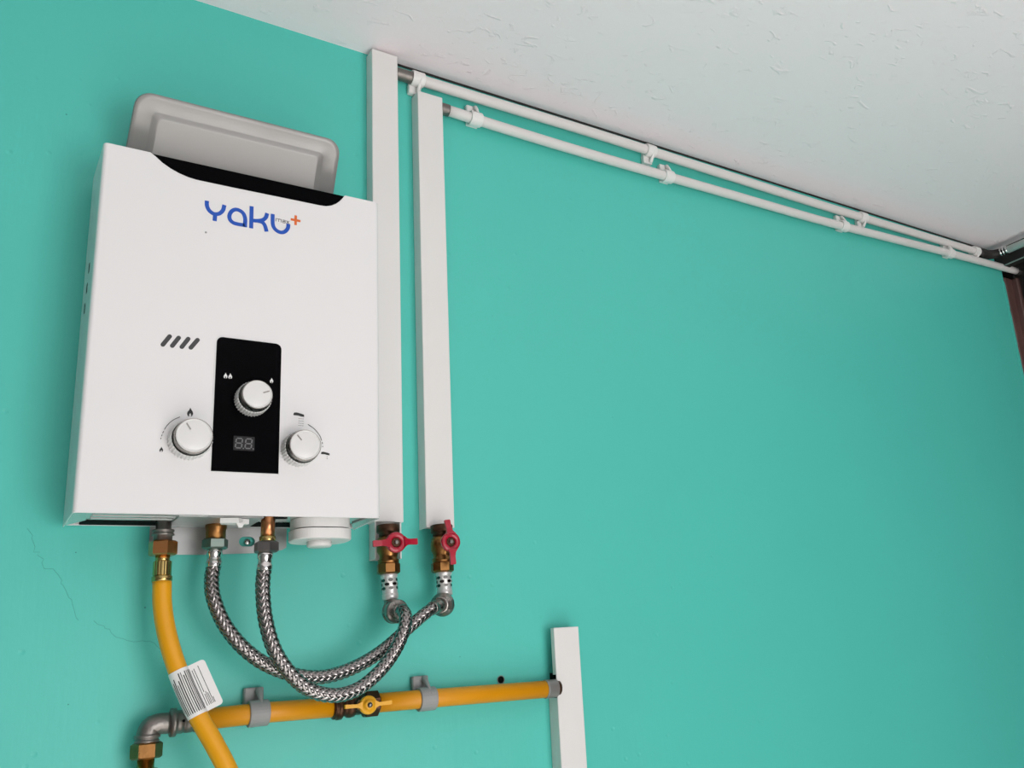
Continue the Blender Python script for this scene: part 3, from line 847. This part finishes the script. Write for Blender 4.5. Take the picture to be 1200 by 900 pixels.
# hose A: from the cold inlet to the right hand valve
pa = [(.2567, -.045, 1.6470), (.2545, -.048, 1.6310), (.2555, -.056, 1.6086), (.2668, -.062, 1.5778), (.2864, -.068, 1.5498), (.3128, -.072, 1.5275), (.3465, -.075, 1.5120), (.3825, -.075, 1.5072), (.4215, -.071, 1.5157), (.4587, -.067, 1.5333), (.4935, -.065, 1.5585), (.5190, -.063, 1.5770), (.5330, -.060, 1.5850)]
ha = thing('braided_hose', 'braided steel hose from the green-plated nut to the right-hand red valve', 'hose', pa[0], 'braided steel water hoses')
MB().tube(spline(pa, step=.006), RH - .0009, 14).build('hose_core', 'rubber', ha)
braid(pa, RH, ha)
MB().hexnut(.0150, (.2572, -.045, 1.6800), -Z_, .0130, twist=0).build('hex_nut', 'greennut', ha)
crimp(MB(), (.2570, -.045, 1.6668), Vector((-.02, -.05, -1)), .0215, .0090).build('ferrule', 'chrome', ha)
crimp(MB(), (.5475, -.0500, 1.5895), Vector((-.0165, -.0105, -.0050)), .0190, .0090).build('ferrule', 'nickel', ha)
# hose B: from the copper outlet to the left hand valve
pb = [(.3053, -.085, 1.6370), (.3037, -.088, 1.6140), (.3066, -.092, 1.5787), (.3161, -.096, 1.5436), (.3328, -.098, 1.5162), (.3564, -.100, 1.4939), (.3869, -.100, 1.4845), (.4173, -.097, 1.4898), (.4437, -.095, 1.5071), (.4641, -.094, 1.5296), (.4775, -.093, 1.5540), (.4830, -.088, 1.5720), (.4850, -.0760, 1.5815), (.4862, -.0640, 1.5838)]
hb2 = thing('braided_hose', 'braided steel hose from the grey nut under the copper tube to the left-hand red valve', 'hose', pb[0], 'braided steel water hoses')
MB().tube(spline(pb, step=.006), RH - .0009, 14).build('hose_core', 'rubber', hb2)
braid(pb, RH, hb2)
MB().hexnut(.0145, (.3074, -.085, 1.6708), -Z_, .0135, twist=.5).build('hex_nut', 'greynut', hb2)
crimp(MB(), (.3062, -.085, 1.6572), Vector((-.02, 0, -1)), .0215, .0088).build('ferrule', 'chrome', hb2)

# yellow gas hose
pg = [(.2008, -.045, 1.6300), (.2018, -.047, 1.6062), (.2049, -.052, 1.5814), (.2113, -.060, 1.5519), (.2222, -.068, 1.5180), (.2386, -.075, 1.4796), (.2562, -.083, 1.4459), (.2721, -.090, 1.4128), (.289, -.096, 1.37), (.303, -.100, 1.32), (.312, -.100, 1.25), (.315, -.095, 1.15)]
gh = thing('gas_hose', 'bright yellow gas hose hanging from the copper nut under the heater', 'hose', pg[0])
MB().tube(spline(pg, step=.006), .0104, 24).build('tube', 'yellow', gh)
MB().hexnut(.0158, (.1998, -.045, 1.6770), -Z_, .0175, twist=.38).build('copper_nut', 'copper', gh)
MB().lathe([(.0080, 0), (.0080, .009)], (.2000, -.045, 1.6600), -Z_, 20).build('neck', 'brass', gh)
fl = lambda i, t: 1.0 if i % 4 < 3 else .965
MB().lathe([(.0096, 0), (.0100, .0008), (.0100, .0160), (.0096, .0166)], (.2002, -.045, 1.6530), -Z_, 48, False, rmod=fl).build('crimp_sleeve', 'brass', gh)
MB().lathe([(.0098, 0), (.0112, .0012), (.0112, .0055), (.0106, .0070)], (.2004, -.045, 1.6362), Vector((.02, -.03, -1)), 24).build('end_ring', 'brass', gh)

# paper label wrapped round the gas hose with a flag to the right
sp = spline(pg, step=.004)
i0 = min(range(len(sp)), key=lambda i: abs(sp[i].z - 1.5270)); i1 = min(range(len(sp)), key=lambda i: abs(sp[i].z - 1.4760))
seg = sp[i0:i1 + 1]
lab = MB(); RL = .0110
Td = (seg[-1] - seg[0]).normalized()
view = (Vector((0, -1.26, 1.5)) - seg[len(seg) // 2]).normalized()
# flag lies roughly in the plane facing out of the wall and along the hose
fn = Vector((-.10, -1, -.05)); fn = (fn - Td * fn.dot(Td)).normalized()
fr_ = Td.cross(fn).normalized()
if fr_.x < 0: fr_ = -fr_
na = 18; vs = []; fs = []
for p in seg:
    for k in range(na + 1):
        a = -PI * .5 + (PI * 1.62) * k / na       # from the right side over the front to the back
        vs.append(p + (fn * math.cos(a - .0) - fr_ * math.sin(a)) * RL)
for i in range(len(seg) - 1):
    for k in range(na): fs.append((i * (na + 1) + k, i * (na + 1) + k + 1, (i + 1) * (na + 1) + k + 1, (i + 1) * (na + 1) + k))
lab.add(vs, fs, True)
# flag
fo = seg[0] + fr_ * RL * .92; LL = (seg[-1] - seg[0]).length; FWd = .0185
fp = [(0, 0)] + [(FWd - .004 + .004 * math.sin(PI / 2 * k / 5), .004 - .004 * math.cos(PI / 2 * k / 5)) for k in range(6)] + [(FWd - .004 + .004 * math.cos(PI / 2 * k / 5), LL - .004 + .004 * math.sin(PI / 2 * k / 5)) for k in range(6)] + [(0, LL)]
lab.prism(fp, fo + fn * .0010, fr_, Td, fn, .0004)
lab = lab.build('label_tag', 'paper', gh); lab['label'] = 'white paper label with rows of fine print'
pr = MB()
for k in range(13):       # printed rows along the hose on the wrapped part
    a = -PI * .42 + PI * .80 * k / 12
    t0 = random.uniform(.10, .16) if k < 8 else random.uniform(.14, .3); 
    while t0 < .86:
        t1 = min(.90, t0 + random.uniform(.08, .30)); m0 = seg[0].lerp(seg[-1], t0); m1 = seg[0].lerp(seg[-1], t1)
        ia = min(len(seg) - 1, int(t0 * (len(seg) - 1))); ib = min(len(seg) - 1, int(math.ceil(t1 * (len(seg) - 1))))
        d = .055 if k % 3 else .035
        L1 = []
        for q in range(ia, ib + 1):
            L1.append([seg[q] + (fn * math.cos(a + s_ * d) - fr_ * math.sin(a + s_ * d)) * (RL + .00015) for s_ in (-1, 1)])
        vs = [p for pr_ in L1 for p in pr_]; fs = [(2 * q, 2 * q + 1, 2 * q + 3, 2 * q + 2) for q in range(len(L1) - 1)]
        if fs: pr.add(vs, fs)
        t0 = t1 + random.uniform(.03, .08)
for k, (fx, ta, tb_) in enumerate(((.0025, .12, .90), (.0048, .10, .62), (.0048, .66, .90), (.0065, .62, .90), (.0080, .66, .90), (.0098, .08, .90), (.0112, .78, .90))):
    o = fo + fn * .0014
    ribbon(pr, [(fx, ta * LL), (fx, tb_ * LL)], .0007, o, fr_, Td, fn, .00012, smooth=False)
pr.build('fine_print', 'print_grey', lab)

# ------------------------------------------------------------------ red water valves
def water_valve(x, z, yv, label, hang, nip_r=.0106):
    t = thing('water_valve', label, 'valve', (x, 0, z), 'bronze water valves with red handles')
    v = lambda dx, dy, dz: Vector((x + dx, yv + dy, z + dz))
    MB().lathe([(.0130, 0), (.0155, .0012), (.0155, .0100), (.0145, .0115), (.0125, .0125), (.0125, .0165)], v(0, 0, .0300), -Z_, 24).build('inlet_nut', 'darkbronze', t)
    b = MB().lathe([(.0120, 0), (.0145, .004), (.0158, .012), (.0150, .021), (.0125, .026), (.0122, .031), (.0142, .0322), (.0142, .0365), (.0125, .0375)], v(0, 0, .0140), -Z_, 26)
    b.build('body', 'bronze', t)
    MB().hexnut(.0158, v(0, 0, -.0225), -Z_, .0150, n=8, twist=.2).build('outlet_nut', 'bronze', t)
    MB().lathe([(.0075, 0), (.0075, .017), (.0050, .018), (.0050, .024)], v(0, -.010, .0010), F_, 16).build('stem', 'darkbronze', t)
    # handle: ring hub with two wings
    hc = v(-.0035, -.0330, .0005)
    h_ = MB().lathe([(.0062, -.001), (.0128, -.001), (.0138, .0006), (.0138, .0050), (.0128, .0062), (.0080, .0060), (.0066, .0046), (.0062, .001)], hc, F_, 28, True, caps=False)
    ca, sa = math.cos(hang), math.sin(hang)
    eu = Vector((ca, 0, sa)); ev = Vector((-sa, 0, ca))
    for s_ in (-1, 1):
        prof = [(.0105, -.0075, .0052), (.0150, -.0045, .0030), (.0200, -.0038, .0012), (.0300, -.0042, -.0005), (.0312, -.0034, -.0005)]
        top = [hc + eu * (s_ * a) + ev * b_ + F_ * c_ for a, b_, c_ in prof]
        bot = [hc + eu * (s_ * a) - ev * b_ + F_ * c_ for a, b_, c_ in prof]
        vs = []; 
        for p, q in zip(top, bot): vs += [p, q, q + F_ * .0034, p + F_ * .0034]
        fs = [(0, 1, 2, 3)]; m_ = len(prof)
        for k in range(m_ - 1):
            for j in range(4): fs.append((k * 4 + j, k * 4 + (j + 1) % 4, (k + 1) * 4 + (j + 1) % 4, (k + 1) * 4 + j))
        k = (m_ - 1) * 4; fs.append((k, k + 1, k + 2, k + 3))
        h_.add(vs, fs)
    hd = h_.build('handle', 'red', t)
    MB().hexnut(.0070, hc + F_ * -.001, F_, .0050, .0008).build('handle_nut', 'darkbronze', hd)
    MB().lathe([(.0030, 0), (.0030, .0072), (.0018, .0078)], hc, F_, 10).build('stem_end', 'zinc', hd)
    return t
def nipple(t, p, d, L, r):
    p = Vector(p); d = Vector(d).normalized()
    nb = MB().lathe([(r * 1.03, 0), (r * 1.10, .0006), (r * 1.10, .0050), (r * 1.0, .0056), (r, L - .008), (r * 1.0, L - .0078), (r * 1.06, L - .0072), (r * 1.06, L - .0005), (r * .9, L)], p, d, 24).build('crimp_sleeve', 'sleeve', t)
    ref = F_; u = (ref - d * ref.dot(d)).normalized(); w = d.cross(u)
    for row, tt in enumerate((.0088, .0142, .0196)):
        if tt > L - .010: break
        for k in range(6):
            a = 2 * PI * (k + .5 * (row % 2)) / 6 + .2
            c = p + d * tt + (u * math.cos(a) + w * math.sin(a)) * (r - .0002)
            nn = (u * math.cos(a) + w * math.sin(a)); ss = d.cross(nn)
            ell = [(.0034 * math.cos(q), .0021 * math.sin(q)) for q in [2 * PI * i / 10 for i in range(10)]]
            MB().prism(ell, c, ss, d, nn, .0004).build('sleeve_window', 'darkchrome', nb)
v1 = water_valve(.4813, 1.6720, -.035, 'left red-handled water valve, handle turned level, in the open trunking end', math.radians(3))
nipple(v1, (.4818, -.035, 1.6350), (.06, 0, -1), .0345, .0102)
MB().tube(spline([(.4838, -.035, 1.6020), (.4848, -.0345, 1.5930), (.4858, -.0370, 1.5860), (.4862, -.0430, 1.5845)], per=5), .0092, 18).build('elbow', 'nickel', v1)
ax = Vector((.02, -1, -.10)).normalized(); p = Vector((.4855, -.0385, 1.5850))
MB().lathe([(.0110, 0), (.0160, .0012), (.0166, .0030), (.0160, .0048), (.0148, .0056), (.0150, .0075), (.0158, .0090), (.0158, .0150), (.0140, .0170), (.0105, .0175), (.0100, .0270), (.0088, .0275)], p, ax, 30).build('swivel_nut', 'nickel', v1)

v2 = water_valve(.5605, 1.6730, -.035, 'right red-handled water valve, handle turned upright', math.radians(97))
nipple(v2, (.5620, -.035, 1.6370), (.03, 0, -1), .0335, .0102)
MB().tube(spline([(.5630, -.035, 1.6050), (.5630, -.035, 1.5980), (.5600, -.0370, 1.5920), (.5560, -.0400, 1.5910)], per=5), .0092, 18).build('elbow', 'nickel', v2)
ax = Vector((-.62, -.75, -.12)).normalized(); p = Vector((.5590, -.0375, 1.5915))
MB().lathe([(.0110, 0), (.0160, .0012), (.0168, .0028), (.0160, .0046), (.0146, .0054), (.0150, .0066), (.0158, .0080), (.0152, .0105), (.0125, .0115), (.0118, .0155), (.0098, .0165)], p, ax, 30).build('swivel_nut', 'nickel', v2)
